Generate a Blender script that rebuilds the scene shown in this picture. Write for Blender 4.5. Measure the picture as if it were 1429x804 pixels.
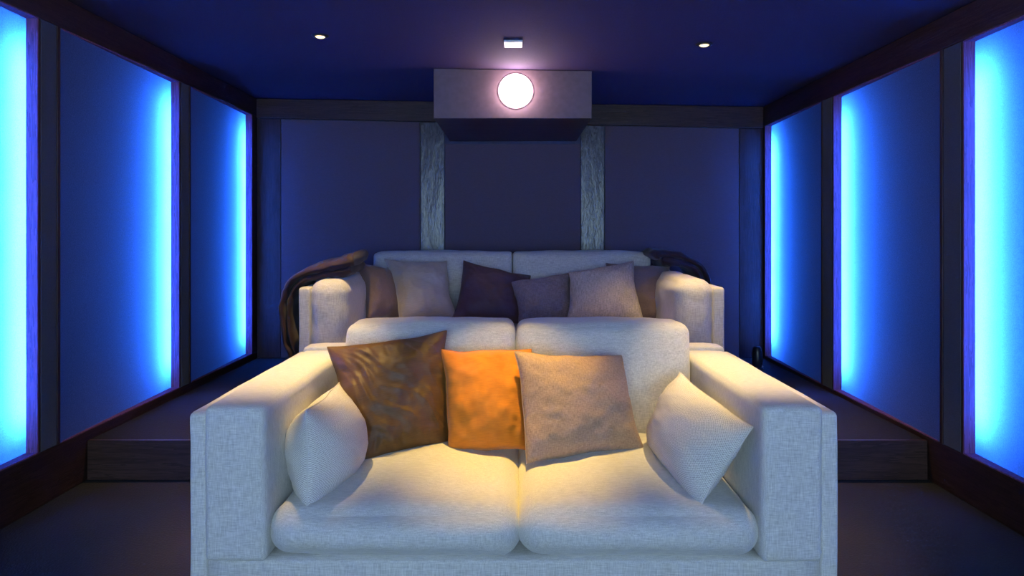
import bpy, bmesh, math, random
from mathutils import Vector, Matrix, noise

random.seed(7)
for o in list(bpy.data.objects):
    bpy.data.objects.remove(o)
scene = bpy.context.scene
C = scene.collection

# ------------------------------------------------------------------ camera
F = 914.0                      # focal length in pixels of the 1429 x 804 frame
VPX, VPY, CAMZ = 717.0, 325.0, 1.17
cam = bpy.data.cameras.new('camera')
cam.sensor_width = 36.0
cam.lens = F / 1429.0 * 36.0
cam.shift_x = -(VPX - 714.5) / 1429.0
cam.shift_y = -(402.0 - VPY) / 1429.0
cam.clip_start = 0.02
cam_ob = bpy.data.objects.new('camera', cam)
cam_ob.location = (0, 0, CAMZ)
cam_ob.rotation_euler = (math.pi / 2, 0, 0)
C.objects.link(cam_ob)
scene.camera = cam_ob

# ------------------------------------------------------------------ world, exposure
w = bpy.data.worlds.new('world'); scene.world = w
w.use_nodes = True
w.node_tree.nodes['Background'].inputs[0].default_value = (0.01, 0.012, 0.03, 1)
w.node_tree.nodes['Background'].inputs[1].default_value = 0.2
vs = scene.view_settings
vs.view_transform = 'Standard'; vs.look = 'None'; vs.gamma = 1.0; vs.exposure = 0.0
vs.use_curve_mapping = False

# light levels of the room's own lamps
LED_COLOR = (0.018, 0.135, 1.0)
LED_STRENGTH = 1600.0
SCREEN_COLOR = (0.50, 0.75, 1.0)
SCREEN_STRENGTH = 9.5
WARM = (1.0, 0.69, 0.25)
SPOT_FRONT = 225.0
SPOT_CENTRE = 270.0
SPOT_REAR = 185.0
LENS_COLOR = (1.0, 0.70, 0.78)
LENS_STRENGTH = 42.0

# ------------------------------------------------------------------ helpers
def at(px, py, d):
    """point of the room seen at a pixel of the photograph, d metres into the room"""
    return Vector(((px - VPX) / F * d, d, CAMZ - (py - VPY) / F * d))

def tag(o, label=None, cat=None, group=None, kind=None):
    if label: o['label'] = label
    if cat: o['category'] = cat
    if group: o['group'] = group
    if kind: o['kind'] = kind
    return o

def link(name, me, mat, parent=None, smooth=True):
    o = bpy.data.objects.new(name, me)
    C.objects.link(o)
    if mat: me.materials.append(mat)
    if smooth:
        for p in me.polygons: p.use_smooth = True
    if parent: o.parent = parent
    return o

def empty(name, loc=(0, 0, 0)):
    o = bpy.data.objects.new(name, None)
    o.location = loc; o.empty_display_size = 0.1
    C.objects.link(o)
    return o

def mesh(name, verts, faces):
    me = bpy.data.meshes.new(name)
    me.from_pydata([tuple(v) for v in verts], [], faces)
    me.update()
    return me

def place(o, parent):
    """parent while mesh data stays in world coordinates"""
    o.parent = parent
    o.matrix_parent_inverse = Matrix.Translation(-parent.location)
    return o

def box_mesh(x0, x1, y0, y1, z0, z1, bevel=0.004):
    bm = bmesh.new()
    bmesh.ops.create_cube(bm, size=1.0)
    for v in bm.verts:
        v.co = Vector(((x0 + x1) / 2 + v.co.x * (x1 - x0), (y0 + y1) / 2 + v.co.y * (y1 - y0), (z0 + z1) / 2 + v.co.z * (z1 - z0)))
    if bevel:
        bmesh.ops.bevel(bm, geom=list(bm.edges), offset=bevel, segments=2, affect='EDGES', profile=0.5)
    me = bpy.data.meshes.new('box'); bm.to_mesh(me); bm.free()
    return me

def prism_mesh(corners_lo, corners_hi, bevel=0.0):
    """solid between two matching rings of corners"""
    bm = bmesh.new()
    a = [bm.verts.new(c) for c in corners_lo]; b = [bm.verts.new(c) for c in corners_hi]
    n = len(a)
    bm.faces.new(a[::-1]); bm.faces.new(b)
    for i in range(n):
        bm.faces.new((a[i], a[(i + 1) % n], b[(i + 1) % n], b[i]))
    bmesh.ops.recalc_face_normals(bm, faces=list(bm.faces))
    if bevel:
        bmesh.ops.bevel(bm, geom=list(bm.edges), offset=bevel, segments=2, affect='EDGES', profile=0.5)
    me = bpy.data.meshes.new('prism'); bm.to_mesh(me); bm.free()
    return me

def fbm(p, o=3):
    return noise.fractal(p, 1.0, 2.0, o)

def cushion_mesh(x0, x1, y0, y1, z0, z1, r, n=26, bulge=(0, 0, 0), wr=0.004, wfreq=6.0, seed=0.0, lean=0.0, post=None):
    """rounded, softly stuffed box; bulge = swelling of the x, y and z faces"""
    hx, hy, hz = (x1 - x0) / 2, (y1 - y0) / 2, (z1 - z0) / 2
    cx, cy, cz = (x0 + x1) / 2, (y0 + y1) / 2, (z0 + z1) / 2
    bm = bmesh.new()
    idx = {}
    ts = []
    for i in range(n + 1):
        t = -1 + 2 * i / n
        ts.append(math.copysign(1 - (1 - abs(t)) ** 1.35, t))
    def vert(a, b, c):
        k = (round(a, 5), round(b, 5), round(c, 5))
        if k in idx: return idx[k]
        p = Vector((a * hx, b * hy, c * hz))
        q = Vector((max(-hx + r, min(hx - r, p.x)), max(-hy + r, min(hy - r, p.y)), max(-hz + r, min(hz - r, p.z))))
        d = p - q
        if d.length > 1e-9: p = q + d.normalized() * r
        fa, fb, fc = (1 - a * a), (1 - b * b), (1 - c * c)
        p.x += bulge[0] * a * abs(a) * max(0, fb * fc) ** 1.2
        p.y += bulge[1] * b * abs(b) * max(0, fa * fc) ** 1.2
        p.z += bulge[2] * c * abs(c) * max(0, fa * fb) ** 1.2
        s = Vector((seed * 3.1, seed * 1.7, seed * 2.3))
        nv = noise.noise_vector(p * wfreq + s) * wr + noise.noise_vector(p * wfreq * 3.1 + s) * wr * 0.35
        p += nv
        p.y += lean * (p.z + hz)
        p = p + Vector((cx, cy, cz))
        if post: p = post(p, a, b, c)
        v = bm.verts.new(p); idx[k] = v
        return v
    for ax in range(3):
        for s in (-1, 1):
            for i in range(n):
                for j in range(n):
                    q = []
                    for (u, v) in ((i, j), (i + 1, j), (i + 1, j + 1), (i, j + 1)):
                        co = [0, 0, 0]
                        co[ax] = s; co[(ax + 1) % 3] = ts[u]; co[(ax + 2) % 3] = ts[v]
                        q.append(vert(*co))
                    if s < 0: q = q[::-1]
                    bm.faces.new(q)
    me = bpy.data.meshes.new('cushion'); bm.to_mesh(me); bm.free()
    return me

def tube_mesh(pts, r, seg=8, closed=False):
    bm = bmesh.new(); rings = []
    m = len(pts)
    for i, p in enumerate(pts):
        p = Vector(p)
        a = Vector(pts[(i - 1) % m if closed else max(i - 1, 0)]); b = Vector(pts[(i + 1) % m if closed else min(i + 1, m - 1)])
        t = (b - a).normalized()
        up = Vector((0, 0, 1)) if abs(t.z) < 0.9 else Vector((1, 0, 0))
        e1 = t.cross(up).normalized(); e2 = t.cross(e1)
        rings.append([bm.verts.new(p + (e1 * math.cos(k * 2 * math.pi / seg) + e2 * math.sin(k * 2 * math.pi / seg)) * r) for k in range(seg)])
    for i in range(m if closed else m - 1):
        A, B = rings[i], rings[(i + 1) % m]
        for k in range(seg):
            bm.faces.new((A[k], A[(k + 1) % seg], B[(k + 1) % seg], B[k]))
    if not closed:
        bm.faces.new(rings[0][::-1]); bm.faces.new(rings[-1])
    bmesh.ops.recalc_face_normals(bm, faces=list(bm.faces))
    me = bpy.data.meshes.new('tube'); bm.to_mesh(me); bm.free()
    return me

def lathe_mesh(profile, seg=32, axis='z'):
    """profile of (radius, height) turned about an axis; capped where radius is 0"""
    verts, faces = [], []
    m = len(profile)
    for (r, h) in profile:
        for k in range(seg):
            a = 2 * math.pi * k / seg
            if axis == 'z': verts.append((r * math.cos(a), r * math.sin(a), h))
            else: verts.append((r * math.cos(a), h, r * math.sin(a)))
    for i in range(m - 1):
        for k in range(seg):
            faces.append((i * seg + k, i * seg + (k + 1) % seg, (i + 1) * seg + (k + 1) % seg, (i + 1) * seg + k))
    me = mesh('lathe', verts, faces)
    bm = bmesh.new(); bm.from_mesh(me)
    bmesh.ops.remove_doubles(bm, verts=list(bm.verts), dist=1e-5)
    bmesh.ops.recalc_face_normals(bm, faces=list(bm.faces))
    bm.to_mesh(me); bm.free()
    return me

# ------------------------------------------------------------------ materials
def newmat(name):
    m = bpy.data.materials.new(name); m.use_nodes = True
    nt = m.node_tree
    return m, nt, nt.nodes['Principled BSDF']

def N(nt, typ, **kw):
    n = nt.nodes.new(typ)
    for k, v in kw.items():
        if hasattr(n, k): setattr(n, k, v)
    return n

def coords(nt, kind, scale):
    tc = N(nt, 'ShaderNodeTexCoord'); mp = N(nt, 'ShaderNodeMapping')
    mp.inputs['Scale'].default_value = scale
    nt.links.new(tc.outputs[kind], mp.inputs['Vector'])
    return mp.outputs['Vector']

def tex_noise(nt, vec, scale, detail=3, rough=0.5):
    t = N(nt, 'ShaderNodeTexNoise')
    t.inputs['Scale'].default_value = scale; t.inputs['Detail'].default_value = detail; t.inputs['Roughness'].default_value = rough
    nt.links.new(vec, t.inputs['Vector'])
    return t.outputs['Fac']

def math_node(nt, op, a, b):
    n = N(nt, 'ShaderNodeMath', operation=op)
    for i, v in enumerate((a, b)):
        if isinstance(v, (int, float)): n.inputs[i].default_value = v
        else: nt.links.new(v, n.inputs[i])
    return n.outputs[0]

def ramp(nt, fac, stops):
    r = N(nt, 'ShaderNodeValToRGB')
    e = r.color_ramp.elements
    while len(e) < len(stops): e.new(0.5)
    for i, (p, c) in enumerate(stops):
        e[i].position = p; e[i].color = (c[0], c[1], c[2], 1)
    nt.links.new(fac, r.inputs[0])
    return r.outputs[0]

def bump(nt, bsdf, h, strength, dist):
    b = N(nt, 'ShaderNodeBump')
    b.inputs['Strength'].default_value = strength; b.inputs['Distance'].default_value = dist
    nt.links.new(h, b.inputs['Height']); nt.links.new(b.outputs[0], bsdf.inputs['Normal'])

def woven(name, dark, light, kind='Object', f1=(330, 330, 28), f2=(28, 330, 330), f3=None, rough=0.9, sheen=0.25, bs=0.5, bd=0.002, contrast=0.22):
    """linen: slubby threads in two directions"""
    m, nt, b = newmat(name)
    a = tex_noise(nt, coords(nt, kind, f1), 1.0, 2)
    c = tex_noise(nt, coords(nt, kind, f2), 1.0, 2)
    s = math_node(nt, 'ADD', a, c)
    if f3:
        s = math_node(nt, 'ADD', s, tex_noise(nt, coords(nt, kind, f3), 1.0, 2))
        s = math_node(nt, 'DIVIDE', s, 3.0)
    else:
        s = math_node(nt, 'DIVIDE', s, 2.0)
    col = ramp(nt, s, [(0.5 - contrast, dark), (0.5 + contrast, light)])
    nt.links.new(col, b.inputs['Base Color'])
    b.inputs['Roughness'].default_value = rough
    b.inputs['Sheen Weight'].default_value = sheen
    bump(nt, b, s, bs, bd)
    return m

def wood(name, dark, light, rough=0.45, stretch=(26, 26, 1.6), spec=0.25, bs=0.35):
    m, nt, b = newmat(name)
    v = coords(nt, 'Object', stretch)
    n1 = tex_noise(nt, v, 1.0, 5, 0.62)
    v2 = coords(nt, 'Object', tuple(s * 9 for s in stretch))
    n2 = tex_noise(nt, v2, 1.0, 3, 0.6)
    wv = math_node(nt, 'FRACT', math_node(nt, 'MULTIPLY', n1, 7.0), 0.0)
    s = math_node(nt, 'ADD', math_node(nt, 'MULTIPLY', wv, 0.55), math_node(nt, 'MULTIPLY', n2, 0.45))
    nt.links.new(ramp(nt, s, [(0.15, dark), (0.8, light)]), b.inputs['Base Color'])
    b.inputs['Roughness'].default_value = rough
    b.inputs['Specular IOR Level'].default_value = spec
    bump(nt, b, s, bs, 0.003)
    return m

def plain(name, col, rough=0.6, metal=0.0, spec=0.5, n_scale=60, var=0.12):
    m, nt, b = newmat(name)
    n = tex_noise(nt, coords(nt, 'Object', (1, 1, 1)), n_scale, 3)
    nt.links.new(ramp(nt, n, [(0.3, [c * (1 - var) for c in col]), (0.7, [min(1, c * (1 + var)) for c in col])]), b.inputs['Base Color'])
    b.inputs['Roughness'].default_value = rough; b.inputs['Metallic'].default_value = metal
    b.inputs['Specular IOR Level'].default_value = spec
    return m

def emit(name, col, strength):
    m, nt, b = newmat(name)
    b.inputs['Base Color'].default_value = (0.8, 0.8, 0.8, 1)
    b.inputs['Emission Color'].default_value = (*col, 1)
    b.inputs['Emission Strength'].default_value = strength
    return m

def satin(name, dark, light, rough=0.42, sheen=0.3, kind='UV'):
    m, nt, b = newmat(name)
    n = tex_noise(nt, coords(nt, kind, (9, 160, 1)), 1.0, 2)
    n2 = tex_noise(nt, coords(nt, kind, (4, 4, 1)), 1.0, 3)
    s = math_node(nt, 'ADD', math_node(nt, 'MULTIPLY', n, 0.6), math_node(nt, 'MULTIPLY', n2, 0.4))
    nt.links.new(ramp(nt, s, [(0.3, dark), (0.7, light)]), b.inputs['Base Color'])
    b.inputs['Roughness'].default_value = rough
    b.inputs['Sheen Weight'].default_value = sheen
    b.inputs['Specular IOR Level'].default_value = 0.3
    bump(nt, b, n, 0.15, 0.001)
    return m

M = {}
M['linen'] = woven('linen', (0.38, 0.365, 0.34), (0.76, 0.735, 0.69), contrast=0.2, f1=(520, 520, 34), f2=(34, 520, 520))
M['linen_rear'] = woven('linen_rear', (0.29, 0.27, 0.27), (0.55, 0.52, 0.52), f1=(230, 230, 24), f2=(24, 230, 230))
def basket_weave():
    m, nt, b = newmat('basket')
    sx = N(nt, 'ShaderNodeSeparateXYZ'); nt.links.new(coords(nt, 'UV', (480, 300, 1)), sx.inputs[0])
    pr = math_node(nt, 'MULTIPLY', math_node(nt, 'SINE', sx.outputs[0], 0), math_node(nt, 'SINE', sx.outputs[1], 0))
    nz = tex_noise(nt, coords(nt, 'UV', (160, 110, 1)), 1.0, 2)
    h = math_node(nt, 'ADD', math_node(nt, 'MULTIPLY', pr, 0.32), nz)
    nt.links.new(ramp(nt, h, [(0.2, (0.40, 0.37, 0.34)), (0.75, (0.80, 0.76, 0.71))]), b.inputs['Base Color'])
    b.inputs['Roughness'].default_value = 0.9
    bump(nt, b, h, 0.5, 0.003)
    return m
M['basket'] = basket_weave()
M['brown_silk'] = satin('brown_silk', (0.08, 0.038, 0.010), (0.13, 0.064, 0.019), 0.52, 0.0)
M['plum_silk'] = satin('plum_silk', (0.045, 0.021, 0.02), (0.085, 0.04, 0.036), 0.6, 0.05)
M['grey_silk'] = satin('grey_silk', (0.25, 0.21, 0.20), (0.36, 0.305, 0.29), 0.5)
M['velvet'] = satin('velvet', (0.42, 0.125, 0.004), (0.62, 0.20, 0.008), 0.8, 0.15)
M['tweed'] = woven('tweed', (0.17, 0.105, 0.065), (0.46, 0.31, 0.20), 'UV', (170, 26, 1), (30, 170, 1), contrast=0.25, sheen=0.05)
M['tweed_grey'] = woven('tweed_grey', (0.16, 0.13, 0.135), (0.46, 0.39, 0.38), 'UV', (120, 10, 1), (30, 120, 1), contrast=0.2, sheen=0.05)
M['tweed_dark'] = woven('tweed_dark', (0.08, 0.06, 0.065), (0.25, 0.19, 0.19), 'UV', (100, 14, 1), (14, 100, 1), contrast=0.2, sheen=0.05)
M['mauve'] = woven('mauve', (0.10, 0.062, 0.062), (0.18, 0.115, 0.11), 'UV', (160, 30, 1), (30, 160, 1), contrast=0.25)
M['throw'] = satin('throw', (0.012, 0.004, 0.005), (0.026, 0.009, 0.011), 0.7, 0.1, 'Object')
M['wood'] = wood('wood', (0.017, 0.008, 0.007), (0.05, 0.024, 0.02))
M['wood_h'] = wood('wood_h', (0.014, 0.0062, 0.0055), (0.038, 0.017, 0.014), stretch=(26, 1.6, 26))
M['wood_x'] = wood('wood_x', (0.024, 0.012, 0.010), (0.066, 0.032, 0.026), stretch=(1.6, 26, 26))
M['stile'] = wood('stile', (0.015, 0.013, 0.016), (0.125, 0.105, 0.115), rough=0.26, stretch=(15, 15, 4.5), spec=0.55, bs=0.6)
M['jamb'] = wood('jamb', (0.10, 0.04, 0.08), (0.26, 0.10, 0.20), rough=0.5, spec=0.2)  # wood lightened and tinted purple: glow of the light strips put into its colour
M['wall_fabric'] = woven('wall_fabric', (0.11, 0.115, 0.14), (0.17, 0.175, 0.21), f1=(200, 200, 200), f2=(60, 60, 400), rough=0.95, sheen=0.1, bs=0.25)
M['back_fabric'] = woven('back_fabric', (0.075, 0.048, 0.054), (0.11, 0.073, 0.081), f1=(200, 200, 200), f2=(60, 60, 400), rough=0.95, sheen=0.1, bs=0.25)
M['column_fabric'] = woven('column_fabric', (0.036, 0.038, 0.045), (0.055, 0.058, 0.066), f1=(200, 200, 200), f2=(60, 60, 400), rough=0.95, sheen=0.05, bs=0.25)
M['ceiling'] = plain('ceiling', (0.036, 0.026, 0.05), 0.9, spec=0.2, n_scale=150)
M['carpet'] = woven('carpet', (0.005, 0.0035, 0.0035), (0.013, 0.009, 0.0085), f1=(120, 120, 120), f2=(3.5, 3.5, 3.5), rough=1.0, sheen=0.0, bs=0.8, bd=0.006, contrast=0.25)
M['light_box'] = plain('light_box', (0.16, 0.165, 0.175), 0.9)
def glow_fabric():
    m = woven('glow_fabric', (0.06, 0.06, 0.085), (0.10, 0.10, 0.13), f1=(200, 200, 200), f2=(60, 60, 400), rough=0.95, sheen=0.05, bs=0.25)
    nt = m.node_tree; out = nt.nodes['Material Output']; b = nt.nodes['Principled BSDF']
    t = N(nt, 'ShaderNodeBsdfTranslucent'); mx = N(nt, 'ShaderNodeMixShader')
    wv = tex_noise(nt, coords(nt, 'Object', (230, 230, 230)), 1.0, 2)
    nt.links.new(ramp(nt, wv, [(0.3, (0.40, 0.42, 0.46)), (0.7, (0.6, 0.62, 0.66))]), t.inputs[0])
    mx.inputs[0].default_value = 0.5
    nt.links.new(b.outputs[0], mx.inputs[1]); nt.links.new(t.outputs[0], mx.inputs[2])
    nt.links.new(mx.outputs[0], out.inputs[0])
    return m
M['glow_fabric'] = glow_fabric()
M['plaster'] = plain('plaster', (0.06, 0.06, 0.09), 0.9)
M['black'] = plain('black', (0.012, 0.012, 0.014), 0.35)
M['dark_metal'] = plain('dark_metal', (0.03, 0.03, 0.035), 0.4, 0.6)
M['white_plastic'] = plain('white_plastic', (0.62, 0.66, 0.72), 0.4)
M['housing'] = plain('housing', (0.10, 0.066, 0.076), 0.55, n_scale=30)
M['led'] = emit('led', LED_COLOR, LED_STRENGTH)
M['screen'] = emit('screen', SCREEN_COLOR, SCREEN_STRENGTH)
M['lens'] = emit('lens', LENS_COLOR, LENS_STRENGTH)
M['spot_lens'] = emit('spot_lens', (1.0, 0.72, 0.32), 2.2)
M['lamp_white'] = emit('lamp_white', (0.9, 0.95, 1.0), 2.5)

# ------------------------------------------------------------------ room
XL, XR, YB, YF = -2.02, 1.96, 5.16, -2.6
SILL_L, SILL_R = 0.232, 0.205
HEAD_L, HEAD_R = 2.085, 2.008
CEIL_L, CEIL_R = 2.225, 2.160
PLAT_Y, PLAT_Z = 3.10, 0.185
def zc(x): return CEIL_L + (CEIL_R - CEIL_L) * (x - XL) / (XR - XL)
T = 0.205                        # depth of the wall build-up behind its face

floor = tag(link('floor', box_mesh(XL - T, XR + T, YF - 0.1, YB + 0.1, -0.1, 0.0, 0), M['carpet'], smooth=False), kind='structure')
floor['label'] = 'dark carpeted floor in front of the step'
plat = tag(link('platform', box_mesh(XL + 0.001, XR - 0.001, PLAT_Y + 0.02, YB, 0.0, PLAT_Z, 0.003), M['carpet'], smooth=False), kind='structure')
plat['label'] = 'raised carpeted platform under the rear sofa'
ris = link('step_riser', box_mesh(XL + 0.001, XR - 0.001, PLAT_Y, PLAT_Y + 0.0195, 0.0, PLAT_Z + 0.002, 0.002), M['wood_x'], smooth=False)
place(ris, plat)
xa, xb = XL - T, XR + T
ceil = tag(link('ceiling', prism_mesh([(xa, YF - .1, zc(xa)), (xb, YF - .1, zc(xb)), (xb, YB + .1, zc(xb)), (xa, YB + .1, zc(xa))],
    [(xa, YF - .1, 2.36), (xb, YF - .1, 2.36), (xb, YB + .1, 2.36), (xa, YB + .1, 2.36)]), M['ceiling'], smooth=False), kind='structure')

def side_wall(side, jambs, sill, head):
    s = -1 if side == 'left' else 1
    X = XL if s < 0 else XR
    czz = zc(X)
    def bx(a, b): return (X + s * b, X + s * a) if s < 0 else (X + s * a, X + s * b)   # a..b = depth into the wall
    wall = tag(link('wall_' + side, box_mesh(*bx(T - 0.05, T), YF - 0.1, YB + 0.1, 0, czz + 0.005, 0), M['light_box'], smooth=False), kind='structure')
    base = tag(link('baseboard_' + side, box_mesh(*bx(0.0, T - 0.051), YF, YB, 0.0, sill, 0.004), M['wood_h'], smooth=False), kind='structure')
    top = tag(link('trim_1' if s < 0 else 'trim_2', box_mesh(*bx(-0.004, T - 0.051), YF, YB, head, czz - 0.003 if s < 0 else zc(X) - 0.003, 0.004), M['wood_h'], smooth=False), kind='structure')
    prev = YF
    for i, yj in enumerate(jambs):
        y0 = prev
        y1 = yj
        # sawtooth panel: flush at its near end, set back 5 cm at its far end
        ya, yb_, za, zb_ = y0 + .001, y1 - .0005, sill + .0005, head - .0005
        p = link('fabric_panel', mesh('panel', [(X + s * 0.004, ya, za), (X + s * 0.05, yb_, za), (X + s * 0.05, yb_, zb_), (X + s * 0.004, ya, zb_)],
                 [(0, 1, 2, 3) if s > 0 else (3, 2, 1, 0)]), M['glow_fabric'], wall, smooth=False)
        last = i == len(jambs) - 1
        y2 = YB if last else yj + (0.127 if s < 0 else 0.148)
        col = link('pillar', box_mesh(*bx(0.0, T - 0.051), y1, y2 - (0 if last else 0.02), sill + .0005, head - .0005, 0.002), M['wood'], wall, smooth=False)
        jb = link('jamb', box_mesh(*bx(0.0005, 0.0495), y1 - .006, y1 - .0001, sill + .0005, head - .0005, 0), M['jamb'], wall, smooth=False)  # jamb face carries the strips' purple glow in its colour
        for nm, za_, zb2 in (('lit_sill', sill, sill + .005), ('lit_soffit', head - .005, head)):  # thin boards added to show strip light along sill and soffit
            tri = [(X + s * .0005, y0 + .02), (X + s * .0005, y1 - .0065), (X + s * .049, y1 - .0065), (X + s * .006, y0 + .04)]
            link(nm, prism_mesh([(a, b, za_) for a, b in tri], [(a, b, zb2) for a, b in tri]), M['jamb'], wall, smooth=False)
        if not last:
            f = link('pillar_fabric', box_mesh(*bx(-0.003, 0.004), y1 + 0.012, y2 - 0.022, sill + .002, head - .002, 0.002), M['column_fabric'], wall, smooth=False)
            e = link('edge_trim', box_mesh(*bx(-0.006, T - 0.051), y2 - 0.0199, y2, sill + .0005, head - .0005, 0.002), M['wood'], wall, smooth=False)
        prev = y2
    return wall

left_j = [-1.776, -0.636, 0.504, 1.644, 2.784, 3.96, 5.06]
right_j = [-1.70, -0.56, 0.58, 1.72, 2.858, 4.02, 5.115]
wl = side_wall('left', left_j, SILL_L, HEAD_L)
wr_ = side_wall('right', right_j, SILL_R, HEAD_R)

# light strips standing in the far corner of each panel bay
def led_strip(side, yj, sill, head, label):
    s = -1 if side == 'left' else 1
    X = XL if s < 0 else XR
    xw = X + s * (T - 0.051)                       # white back of the light box
    def bx(a, b): return sorted((xw - s * a, xw - s * b))
    y1 = yj - 0.034
    z0, z1 = sill + 0.12, head - 0.12
    root = empty('light_strip', (xw, y1, z0))
    tag(root, label, 'light strip', 'blue light strips along the side walls')
    place(link('channel', box_mesh(*bx(0.0, 0.012), y1 - 0.012, y1 + 0.012, z0 - 0.006, z1 + 0.006, 0), M['white_plastic'], smooth=False), root)
    place(link('diffuser', box_mesh(*bx(0.0122, 0.016), y1 - 0.006, y1 + 0.006, z0, z1, 0), M['led'], smooth=False), root)
names_l = ['blue light strip on left wall far behind the front sofa, first from the screen', 'blue light strip on left wall, second from the screen', 'blue light strip on left wall, third from the screen',
           'blue light strip on left wall, fourth from the screen', 'blue light strip in the nearest left wall panel at the picture edge', 'blue light strip in the middle left wall panel beside the step', 'blue light strip in the left wall corner beside the rear sofa']
names_r = [n.replace('left', 'right') for n in names_l]
for i in range(2, 7):
    led_strip('left', left_j[i], SILL_L, HEAD_L, names_l[i])
    led_strip('right', right_j[i], SILL_R, HEAD_R, names_r[i])

# back wall
wb = tag(link('wall_back', box_mesh(XL - T, XR + T, YB, YB + 0.1, 0, 2.30, 0), M['plaster'], smooth=False), kind='structure')
def wpart(name, x0, x1, z0l, z1l, z1r, depth, mat, z0r=None, bev=0.004):
    z0r = z0l if z0r is None else z0r
    me = prism_mesh([(x0, YB - depth, z0l), (x1, YB - depth, z0r), (x1, YB - .0005, z0r), (x0, YB - .0005, z0l)],
                    [(x0, YB - depth, z1l), (x1, YB - depth, z1r), (x1, YB - .0005, z1r), (x0, YB - .0005, z1l)], bev)
    return link(name, me, mat, wb, smooth=False)
bx0, bx1 = XL + .004, XR - .004
zb = lambda x: 2.066 + (1.992 - 2.066) * (x + 1.83) / (1.77 + 1.83)      # underside of the beam
wpart('wood_post', bx0, -1.832, PLAT_Z, zb(-1.9), zb(-1.83), 0.012, M['wood'])
wpart('wood_post', 1.772, bx1, PLAT_Z, zb(1.77), zb(1.95), 0.012, M['wood'])
wpart('cross_beam', bx0, bx1, zb(bx0) + .001, zc(bx0) - .003, zc(bx1) - .003, 0.03, M['wood_x'], zb(bx1) + .001)
wpart('fabric_panel', -1.826, -0.737, PLAT_Z + .01, zb(-1.83) - .004, zb(-.74) - .004, 0.02, M['back_fabric'])
wpart('stile', -0.733, -0.545, PLAT_Z + .01, zb(-.73) - .002, zb(-.545) - .002, 0.012, M['stile'])
wpart('fabric_panel', -0.541, 0.523, PLAT_Z + .01, 1.868, 1.868, 0.02, M['back_fabric'])
wpart('stile', 0.527, 0.712, PLAT_Z + .01, zb(.53) - .002, zb(.71) - .002, 0.012, M['stile'])
wpart('fabric_panel', 0.716, 1.766, PLAT_Z + .01, zb(.72) - .004, zb(1.766) - .004, 0.02, M['back_fabric'])

# front wall with the screen, behind the camera
wf = tag(link('wall_front', box_mesh(XL - T, XR + T, YF - 0.1, YF, 0, 2.30, 0), M['plaster'], smooth=False), kind='structure')
scr = empty('projection_screen', (-0.03, YF + 0.02, 0.5))
tag(scr, 'wide projection screen on the front wall facing the sofas', 'screen')
place(link('screen_surface', box_mesh(-1.70, 1.64, YF + .012, YF + .02, 0.42, 1.98, 0), M['screen'], smooth=False), scr)
for (a, b, c, d) in ((-1.77, -1.70, .35, 2.05), (1.64, 1.71, .35, 2.05), (-1.70, 1.64, .35, .42), (-1.70, 1.64, 1.98, 2.05)):
    place(link('screen_border', box_mesh(a, b, YF + .001, YF + .035, c, d, .004), M['black'], smooth=False), scr)

# ------------------------------------------------------------------ projector housing under the ceiling
HX0, HX1, HY, HZ = -0.501, 0.488, 4.09, 1.887
ph = empty('projector_housing', (0, HY, HZ))
tag(ph, 'boxed-in projector with a glowing lens hanging below the ceiling', 'projector')
place(link('housing_body', prism_mesh([(HX0, HY + .021, HZ), (HX1, HY + .021, HZ), (HX1, YB - .031, HZ), (HX0, YB - .031, HZ)],
    [(HX0, HY + .021, zc(HX0) - .003), (HX1, HY + .021, zc(HX1) - .003), (HX1, YB - .031, zc(HX1) - .003), (HX0, YB - .031, zc(HX0) - .003)], .003), M['wood_x'], smooth=False), ph)
place(link('front_panel', prism_mesh([(HX0, HY, HZ - .002), (HX1, HY, HZ - .002), (HX1, HY + .02, HZ - .002), (HX0, HY + .02, HZ - .002)],
    [(HX0, HY, zc(HX0) - .003), (HX1, HY, zc(HX1) - .003), (HX1, HY + .02, zc(HX1) - .003), (HX0, HY + .02, zc(HX0) - .003)], .003), M['housing'], smooth=False), ph)
LC = Vector((0.012, HY, 2.055))
R_ = 0.105
rim = link('lens_rim', lathe_mesh([(R_ - .004, -.004), (R_ + .008, -.004), (R_ + .010, -.002), (R_ + .010, 0), (R_ - .004, 0), (R_ - .004, -.004)], 40, 'y'), M['housing'])
rim.location = LC; place(rim, ph)
prof = [(R_ * math.cos(a), -.001 - R_ * 1.0 * math.sin(a)) for a in [i * math.pi / 2 / 10 for i in range(11)]]
ln = link('lens', lathe_mesh(prof, 40, 'y'), M['lens']); ln.location = LC; place(ln, ph)

# ------------------------------------------------------------------ ceiling lamps
def downlight(x, y, label, power, size_deg, lit=True, blend=0.6, color=WARM):
    z = zc(x)
    root = empty('downlight', (x, y, z))
    tag(root, label, 'ceiling light', 'recessed warm downlights')
    t = link('trim_frame', lathe_mesh([(.026, -.001), (.026, -.007), (.043, -.005), (.046, -.001), (.026, -.001)], 32), M['dark_metal'], root)
    c = link('lamp_glass', lathe_mesh([(.0255, -.001), (.0255, -.006), (.018, -.011), (0.0, -.013)], 24), M['spot_lens'], root)
    ld = bpy.data.lights.new('bulb', 'SPOT')
    ld.energy = power; ld.color = color; ld.spot_size = math.radians(size_deg); ld.spot_blend = blend; ld.shadow_soft_size = 0.022
    lo = bpy.data.objects.new('bulb', ld); C.objects.link(lo)
    lo.location = (0, 0, -0.04); lo.parent = root
downlight(-1.02, 3.45, 'warm recessed downlight in the ceiling left of the projector', SPOT_REAR, 70, blend=1.0)
downlight(1.015, 3.49, 'warm recessed downlight in the ceiling right of the projector', SPOT_REAR, 70, blend=1.0)
downlight(-0.87, 2.50, 'warm recessed downlight above the left arm of the front sofa', SPOT_FRONT, 38, blend=1.0)
downlight(0.87, 2.50, 'warm recessed downlight above the right arm of the front sofa', SPOT_FRONT, 38, blend=1.0)
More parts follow.
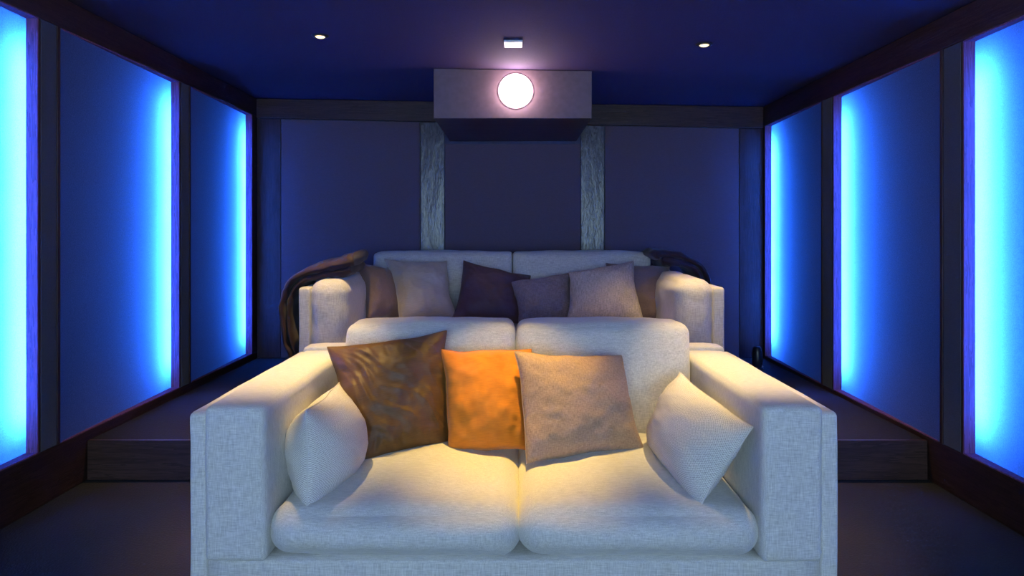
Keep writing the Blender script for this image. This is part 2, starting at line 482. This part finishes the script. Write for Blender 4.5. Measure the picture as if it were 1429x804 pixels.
downlight(0.0, 2.42, 'warm recessed downlight above the middle of the front sofa', SPOT_CENTRE, 35, blend=1.0, color=(1.0, 0.65, 0.14))

sq = empty('square_ceiling_lamp', (-0.003, 3.52, zc(0)))
tag(sq, 'small square white lamp in the ceiling above the projector lens', 'ceiling light')
link('lamp_frame', box_mesh(-.05, .05, -.055, .055, -.012, -.0005, .003), M['white_plastic'], sq, smooth=False)
link('lamp_diffuser', box_mesh(-.022, .018, -.03, .03, -.0145, -.0122, .0), M['lamp_white'], sq, smooth=False)

# ------------------------------------------------------------------ sofas
def sofa(name, label, cfg):
    x0, x1, yf, yb, zf = cfg['x0'], cfg['x1'], cfg['yf'], cfg['yb'], cfg['zf']
    m = cfg['mat']
    pt, pd = cfg['panel_t'], cfg['pad_w']          # thickness of outer panel, width of arm pad
    zp, za = cfg['z_panel'], cfg['z_arm']
    zb0 = cfg['z_base']                            # top of the base rail
    root = empty(name, ((x0 + x1) / 2, (yf + yb) / 2, zf))
    tag(root, label, 'sofa')
    sd = cfg.get('seed', 0)
    def part(nm, me, mat=m, par=None, smooth=True):
        o = link(nm, me, mat, smooth=smooth)
        if par is None: place(o, root)
        else:
            o.parent = par; o.matrix_parent_inverse = (Matrix.Translation(root.location)).inverted()
        return o
    part('base', cushion_mesh(x0 + pt - .005, x1 - pt + .005, yf + 0.02, yb - 0.03, zf + 0.035, zb0, .012, 12, wr=.001, seed=sd))
    part('back_frame', cushion_mesh(x0 + pt - .005, x1 - pt + .005, yb - 0.13, yb, zf + 0.035, cfg['z_backframe'], .02, 14, wr=.002, seed=sd + 1))
    for s in (-1, 1):
        ox = x0 if s < 0 else x1
        a, b = sorted((ox, ox - s * pt))
        arm = part('arm_panel', cushion_mesh(a, b, yf + .012, yb, zf + .03, zp, .014, 22, bulge=(.002, 0, .002), wr=.0025, wfreq=5, seed=sd + 2 + s))
        a, b = sorted((ox - s * (pt - .004), ox - s * (pt + pd)))
        pad = part('arm_pad', cushion_mesh(a, b, yf - .004, yb - .02, zb0, za, cfg['pad_r'], 30, bulge=cfg['pad_bulge'], wr=cfg['wr'], wfreq=cfg['wf'], seed=sd + 5 + s, post=cfg.get('pad_post')))
        # piping along the front edge of the pad and the panel
        r = cfg['pad_r'] * 0.3
        pts = []
        zt = za - cfg['pad_r'] * .32 + .004
        for i in range(15):
            t = i / 14
            pts.append((a + r + .008 + (b - a - 2 * r - .016) * t, yf + cfg['pad_r'] * .18, zt + cfg['pad_bulge'][2] * .25 * math.sin(math.pi * t)))
        part('piping', tube_mesh(pts, .0028), par=pad)
    # cushions
    xi0, xi1 = x0 + pt + pd - .012, x1 - pt - pd + .012
    xm = cfg['x_mid']
    for k, (a, b) in enumerate(((xi0, xm + .008), (xm - .008, xi1))):
        c = part('seat_cushion', cushion_mesh(a, b, yf + cfg['seat_in'], cfg['seat_yb'], zb0 + .002, cfg['z_seat'], cfg['seat_r'], 36, bulge=(.0, .02, cfg['seat_b']), wr=.006, wfreq=4.5, seed=sd + 11 + k * 4))
        zmid = zb0 + .012
        pts = [(a + .05 + (b - a - .1) * i / 24, yf + cfg['seat_in'] + .022 - .014 * math.sin(math.pi * i / 24), zmid + .004) for i in range(25)]
        part('piping', tube_mesh(pts, .003), par=c)
    bi0, bi1 = cfg['back_x']
    bm_ = cfg['back_mid']
    for k, (a, b) in enumerate(((bi0, bm_ - .001), (bm_ + .001, bi1))):
        part('back_cushion', cushion_mesh(a, b, cfg['back_y0'], cfg['back_y1'], cfg['z_seat'] + .004, cfg['z_back'], cfg['back_r'], 34, bulge=(.0, .035, .012), wr=.007, wfreq=5, seed=sd + 23 + k * 5, lean=cfg['lean']))
    for fx in (x0 + .09, x1 - .09):
        for fy in (yf + .1, yb - .1):
            o = link('foot', lathe_mesh([(0, 0), (.022, 0), (.026, .008), (.028, .042), (0, .042)], 20), M['black'])
            o.location = (fx, fy, zf); place(o, root)
    return root

sofa('two_seat_sofa', 'pale linen two-seat sofa in front, with brown and orange pillows', dict(
    x0=-1.0, x1=1.0, yf=2.0, yb=3.06, zf=0.0, mat=M['linen'], panel_t=.058, pad_w=.185, z_panel=.618, z_arm=.640, z_base=.162, z_backframe=.66,
    pad_r=.02, pad_bulge=(.014, .004, .012), wr=.003, wf=4.0, x_mid=.0175, seat_in=-.005, seat_yb=2.90, z_seat=.318, seat_r=.074, seat_b=.045,
    back_x=(-.715, .745), back_mid=.008, back_y0=2.70, back_y1=2.93, z_back=.785, back_r=.042, lean=.14, seed=1))

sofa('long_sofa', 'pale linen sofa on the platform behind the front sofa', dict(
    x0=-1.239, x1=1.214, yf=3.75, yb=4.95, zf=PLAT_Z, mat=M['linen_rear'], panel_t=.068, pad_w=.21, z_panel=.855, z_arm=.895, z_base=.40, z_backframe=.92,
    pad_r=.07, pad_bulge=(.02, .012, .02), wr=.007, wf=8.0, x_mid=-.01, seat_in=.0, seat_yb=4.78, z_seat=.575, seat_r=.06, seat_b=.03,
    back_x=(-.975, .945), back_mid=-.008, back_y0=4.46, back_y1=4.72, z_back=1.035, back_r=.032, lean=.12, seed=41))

# ------------------------------------------------------------------ pillows
def pillow(label, cat_mat, corners, thick, group, pinch=0.07, wr=0.008, wf=5.0, folds=0.0, seed=0.0, n=44, zmin=None, hp=0.5, back=0.45):
    """corners TL, TR, BR, BL in the room; a knife-edged stuffed pillow between them"""
    TL, TR, BR, BL = [Vector(c) for c in corners]
    cen = (TL + TR + BR + BL) / 4
    nrm = ((TR - TL) + (BR - BL)).cross((TL - BL) + (TR - BR)).normalized()     # towards the room's front
    if nrm.y > 0.2 and abs(nrm.x) < 0.9: nrm = -nrm
    bm = bmesh.new(); uvl = bm.loops.layers.uv.new('UVMap')
    rnd = Vector((seed * 7.3, seed * 3.9, seed * 5.1))
    def P(i, j, side):
        t = -1 + 2 * i / n; s = -1 + 2 * j / n
        u = math.copysign(1 - (1 - abs(t)) ** 1.3, t); v = math.copysign(1 - (1 - abs(s)) ** 1.3, s)
        uu = u * (1 - pinch * (1 - v * v) ** 1.2 * abs(u) ** 1.5)
        vv = v * (1 - pinch * (1 - u * u) ** 1.2 * abs(v) ** 1.5)
        a, b = (uu + 1) / 2, (vv + 1) / 2
        base = (TL * (1 - a) + TR * a) * b + (BL * (1 - a) + BR * a) * (1 - b)
        prof = max(0.0, (1 - abs(u) ** 2.2) * (1 - abs(v) ** 2.2))
        h = prof ** hp
        q = Vector((u * 1.7, v * 1.7, side * 2.0)) + rnd
        wv = noise.noise(q * wf * .28) * wr * 1.6 + noise.noise(q * wf * .8) * wr * .6
        f = 0.0
        if folds:
            # pulled creases running diagonally across and in from the edges
            ang = math.atan2(v - .15, u + .05)
            w1 = noise.noise(Vector((u * 1.0, v * 1.0, seed))) * .35
            c1 = (u * .75 + v * .66 + w1); d1 = (v * .75 - u * .66 + w1)
            r1 = 1 - min(1, abs(noise.noise(Vector((c1 * 3.6, d1 * .55, side + seed)))) * 3.4)
            r2 = 1 - min(1, abs(noise.noise(Vector((c1 * 6.5 + 9, d1 * 1.1, side + seed)))) * 3.6)
            edge = min(1.0, (1 - min(1, (1 - abs(u)) * 2.0)) + (1 - min(1, (1 - abs(v)) * 2.0)))
            pk = (noise.noise(Vector((ang * 6.0, seed, side))) + .6 * noise.noise(Vector((ang * 15.0, seed + 5, side)))) * edge
            f = folds * (r1 ** 2 * .55 + r2 ** 2 * .4 + pk * .8)
        amp = thick * (0.62 if side > 0 else back) * h
        p = base + nrm * side * (amp + (wv + f) * min(1.0, prof * 4.0))
        jit = noise.noise_vector(Vector((u * 2.1, v * 2.1, 0)) + rnd) * wr * .9
        return p + jit, (a, b)
    grid = {}
    for side in (1, -1):
        for i in range(n + 1):
            for j in range(n + 1):
                rimv = i in (0, n) or j in (0, n)
                if rimv and side < 0: grid[(i, j, side)] = grid[(i, j, 1)]; continue
                p, uv = P(i, j, side if not rimv else 0)
                if zmin is not None and p.z < zmin: p.z = zmin + (p.z - zmin) * .15
                grid[(i, j, side)] = (bm.verts.new(p - cen), uv)
    for side in (1, -1):
        for i in range(n):
            for j in range(n):
                q = [grid[(i, j, side)], grid[(i + 1, j, side)], grid[(i + 1, j + 1, side)], grid[(i, j + 1, side)]]
                if side < 0: q = q[::-1]
                f = bm.faces.new([v for v, _ in q])
                for lp, (_, uv) in zip(f.loops, q): lp[uvl].uv = uv
    bmesh.ops.recalc_face_normals(bm, faces=list(bm.faces))
    me = bpy.data.meshes.new('pillow')
    rimpts = [grid[(i, 0, 1)][0].co.copy() for i in range(0, n)] + [grid[(n, j, 1)][0].co.copy() for j in range(0, n)] + \
             [grid[(i, n, 1)][0].co.copy() for i in range(n, 0, -1)] + [grid[(0, j, 1)][0].co.copy() for j in range(n, 0, -1)]
    bm.to_mesh(me); bm.free()
    o = link('throw_pillow', me, cat_mat); o.location = cen
    tag(o, label, 'pillow', group)
    sp = link('seam', tube_mesh(rimpts, .0022, 6, True), cat_mat, o)
    return o

GF, GR = 'pillows on the front sofa', 'pillows on the rear sofa'
pillow('brown crinkled satin pillow with pointed corners on the front sofa', M['brown_silk'],
       (at(456, 485, 2.60), at(622, 462, 2.68), at(628, 621, 2.56), at(498, 650, 2.36)), .17, GF, pinch=.05, wr=.008, folds=.014, seed=1.0, n=72, zmin=.325)
pillow('orange velvet pillow between two pillows on the front sofa', M['velvet'],
       (at(617, 489, 2.60), at(741, 487, 2.66), at(738, 628, 2.50), at(627, 630, 2.48)), .15, GF, pinch=.04, wr=.008, folds=.004, seed=2.0, zmin=.325)
pillow('beige tweed pillow in the middle of the front sofa, right of the orange one', M['tweed'],
       (at(719, 491, 2.52), at(867, 497, 2.60), at(899, 630, 2.48), at(734, 647, 2.36)), .16, GF, pinch=.06, wr=.007, folds=.003, seed=3.0, zmin=.325)
pillow('white woven lumbar pillow leaning on the left arm of the front sofa', M['basket'],
       (at(427, 574, 2.04), at(474, 534, 2.52), at(484, 655, 2.52), at(427, 720, 2.04)), .215, GF, pinch=.05, wr=.006, folds=.002, seed=4.0, zmin=.28, back=.58, hp=.72)
pillow('white woven lumbar pillow leaning on the right arm of the front sofa', M['basket'],
       (at(948, 519, 2.60), at(1050, 596, 2.05), at(975, 711, 2.05), at(900, 622, 2.56)), .19, GF, pinch=.05, wr=.006, folds=.002, seed=5.0, zmin=.28, back=.5, hp=.68)
pillow('narrow dark mauve pillow against the left arm of the rear sofa', M['mauve'],
       (at(500, 367, 4.28), at(553, 371, 4.46), at(561, 447, 4.30), at(512, 447, 4.12)), .16, GR, pinch=.12, wr=.008, folds=.004, seed=6.0, zmin=.59)
pillow('light grey silk pillow on the left of the rear sofa', M['grey_silk'],
       (at(537, 362, 4.36), at(624, 364, 4.44), at(638, 444, 4.24), at(558, 449, 4.16)), .17, GR, pinch=.11, wr=.009, folds=.009, seed=7.0, zmin=.59)
pillow('dark plum brown silk pillow left of centre on the rear sofa', M['plum_silk'],
       (at(646, 363, 4.38), at(741, 385, 4.46), at(729, 455, 4.22), at(630, 448, 4.20)), .17, GR, pinch=.09, wr=.009, folds=.008, seed=8.0, zmin=.59)
pillow('low dark grey tweed pillow right of centre on the rear sofa', M['tweed_dark'],
       (at(711, 394, 4.30), at(797, 381, 4.36), at(802, 447, 4.18), at(724, 451, 4.12)), .15, GR, pinch=.09, wr=.009, folds=.009, seed=9.0, zmin=.59)
pillow('light grey tweed pillow on the right of the rear sofa', M['tweed_grey'],
       (at(794, 380, 4.28), at(884, 364, 4.34), at(899, 449, 4.10), at(790, 448, 4.10)), .16, GR, pinch=.08, wr=.008, folds=.003, seed=10.0, zmin=.59)
pillow('dark mauve pillow half hidden against the right arm of the rear sofa', M['mauve'],
       (at(846, 367, 4.46), at(934, 372, 4.42), at(926, 448, 4.24), at(850, 448, 4.30)), .14, GR, pinch=.06, wr=.007, folds=.003, seed=11.0, zmin=.59)

# ------------------------------------------------------------------ throws over the rear sofa's arms
def crom(pts, k=8):
    out = []
    m = len(pts)
    for i in range(m - 1):
        p0, p1, p2, p3 = pts[max(i - 1, 0)], pts[i], pts[i + 1], pts[min(i + 2, m - 1)]
        for j in range(k):
            t = j / k
            out.append(tuple(0.5 * ((2 * b) + (-a + c) * t + (2 * a - 5 * b + 4 * c - d) * t * t + (-a + 3 * b - 3 * c + d) * t ** 3) for a, b, c, d in zip(p0, p1, p2, p3)))
    out.append(pts[-1])
    return out

def fold_mesh(profile, y0, y1, th, seed, skew=0.0, zs=0.0, rows=16, blunt=1.9):
    """thick cloth strip: profile in x-z swept from y0 to y1"""
    pr = crom(profile)
    m = len(pr)
    loop = []
    nr = []
    for i in range(m):
        a = Vector(pr[max(i - 1, 0)]); b = Vector(pr[min(i + 1, m - 1)])
        t = (b - a).normalized(); nr.append(Vector((-t.y, t.x)))
    verts, faces = [], []
    L = 2 * m
    for r in range(rows + 1):
        f = r / rows
        y = y0 + (y1 - y0) * f
        edge = math.sqrt(max(0.0, 1 - (2 * f - 1) ** 8))
        for side in (1, -1):
            rng = range(m) if side > 0 else range(m - 1, -1, -1)
            for i in rng:
                c = Vector(pr[i])
                endf = math.sqrt(max(0.02, 1 - abs(2 * i / (m - 1) - 1) ** 14))
                hth = th / 2 * (0.25 + .75 * edge) * endf * (1 + blunt * math.exp(-i / m * 5)) * (1 + .25 * noise.noise(Vector((i * .3, f * 3, seed))))
                p = c + nr[i] * side * hth
                d = noise.noise_vector(Vector((i * .16, f * 2.2, seed))) * .012
                verts.append((p.x + d.x + skew * f, y + d.y + .02 * noise.noise(Vector((i * .2, seed, r * .0))), p.y + d.z + zs * f))
    for r in range(rows):
        for i in range(L):
            a, b = r * L + i, r * L + (i + 1) % L
            faces.append((a, b, b + L, a + L))
    faces.append(tuple(range(L))[::-1]); faces.append(tuple(range(rows * L, rows * L + L)))
    me = mesh('throw', verts, faces)
    bm = bmesh.new(); bm.from_mesh(me); bmesh.ops.recalc_face_normals(bm, faces=list(bm.faces)); bm.to_mesh(me); bm.free()
    return me

tl = empty('throw_blanket', (-1.24, 4.0, PLAT_Z))
tag(tl, 'dark brown folded throw hanging over the left arm of the rear sofa', 'blanket', 'throws on the rear sofa')
place(link('fold', fold_mesh([(-.955, .955), (-1.03, .935), (-1.12, .925), (-1.20, .905), (-1.275, .86), (-1.315, .78), (-1.325, .66), (-1.31, .54), (-1.275, .44), (-1.262, .40)], 3.84, 4.22, .032, 3.3, zs=.02), M['throw']), tl)
place(link('fold', fold_mesh([(-.935, 1.005), (-.975, 1.0), (-1.05, .975), (-1.13, .96), (-1.22, .94), (-1.305, .885), (-1.352, .79), (-1.363, .66), (-1.345, .53), (-1.31, .44), (-1.30, .41)], 3.83, 4.24, .036, 8.1, zs=.03), M['throw']), tl)
tr = empty('throw_blanket', (1.1, 4.5, PLAT_Z))
tag(tr, 'dark brown folded throw on the right arm of the rear sofa, behind the pillows', 'blanket', 'throws on the rear sofa')
place(link('fold', fold_mesh([(1.235, .70), (1.245, .80), (1.225, .90), (1.16, .955), (1.06, .985), (.98, .985)][::-1], 4.30, 4.68, .04, 5.2), M['throw']), tr)
place(link('fold', fold_mesh([(1.275, .66), (1.285, .80), (1.25, .93), (1.16, .995), (1.05, 1.03), (.955, 1.03), (.93, 1.0)][::-1], 4.29, 4.70, .036, 9.4), M['throw']), tr)

# ------------------------------------------------------------------ small black speaker on the platform
sp = empty('desk_speaker', (1.765, 4.75, PLAT_Z))
tag(sp, 'small black rounded speaker standing on the platform by the right wall', 'speaker')
link('speaker_body', lathe_mesh([(0, .012), (.03, .012), (.036, .02), (.037, .07), (.034, .12), (.028, .15), (.02, .16), (0, .162)], 28), M['black'], sp)
link('speaker_foot', lathe_mesh([(0, 0), (.042, 0), (.044, .006), (.03, .0125), (0, .0125)], 28), M['dark_metal'], sp)
k = link('control_knob', lathe_mesh([(.009, 0), (.009, -.01), (.006, -.012), (0, -.012)], 16, 'y'), M['white_plastic'], sp)
k.location = (.026, -.028, .022); k.scale = (.6, .6, .6)
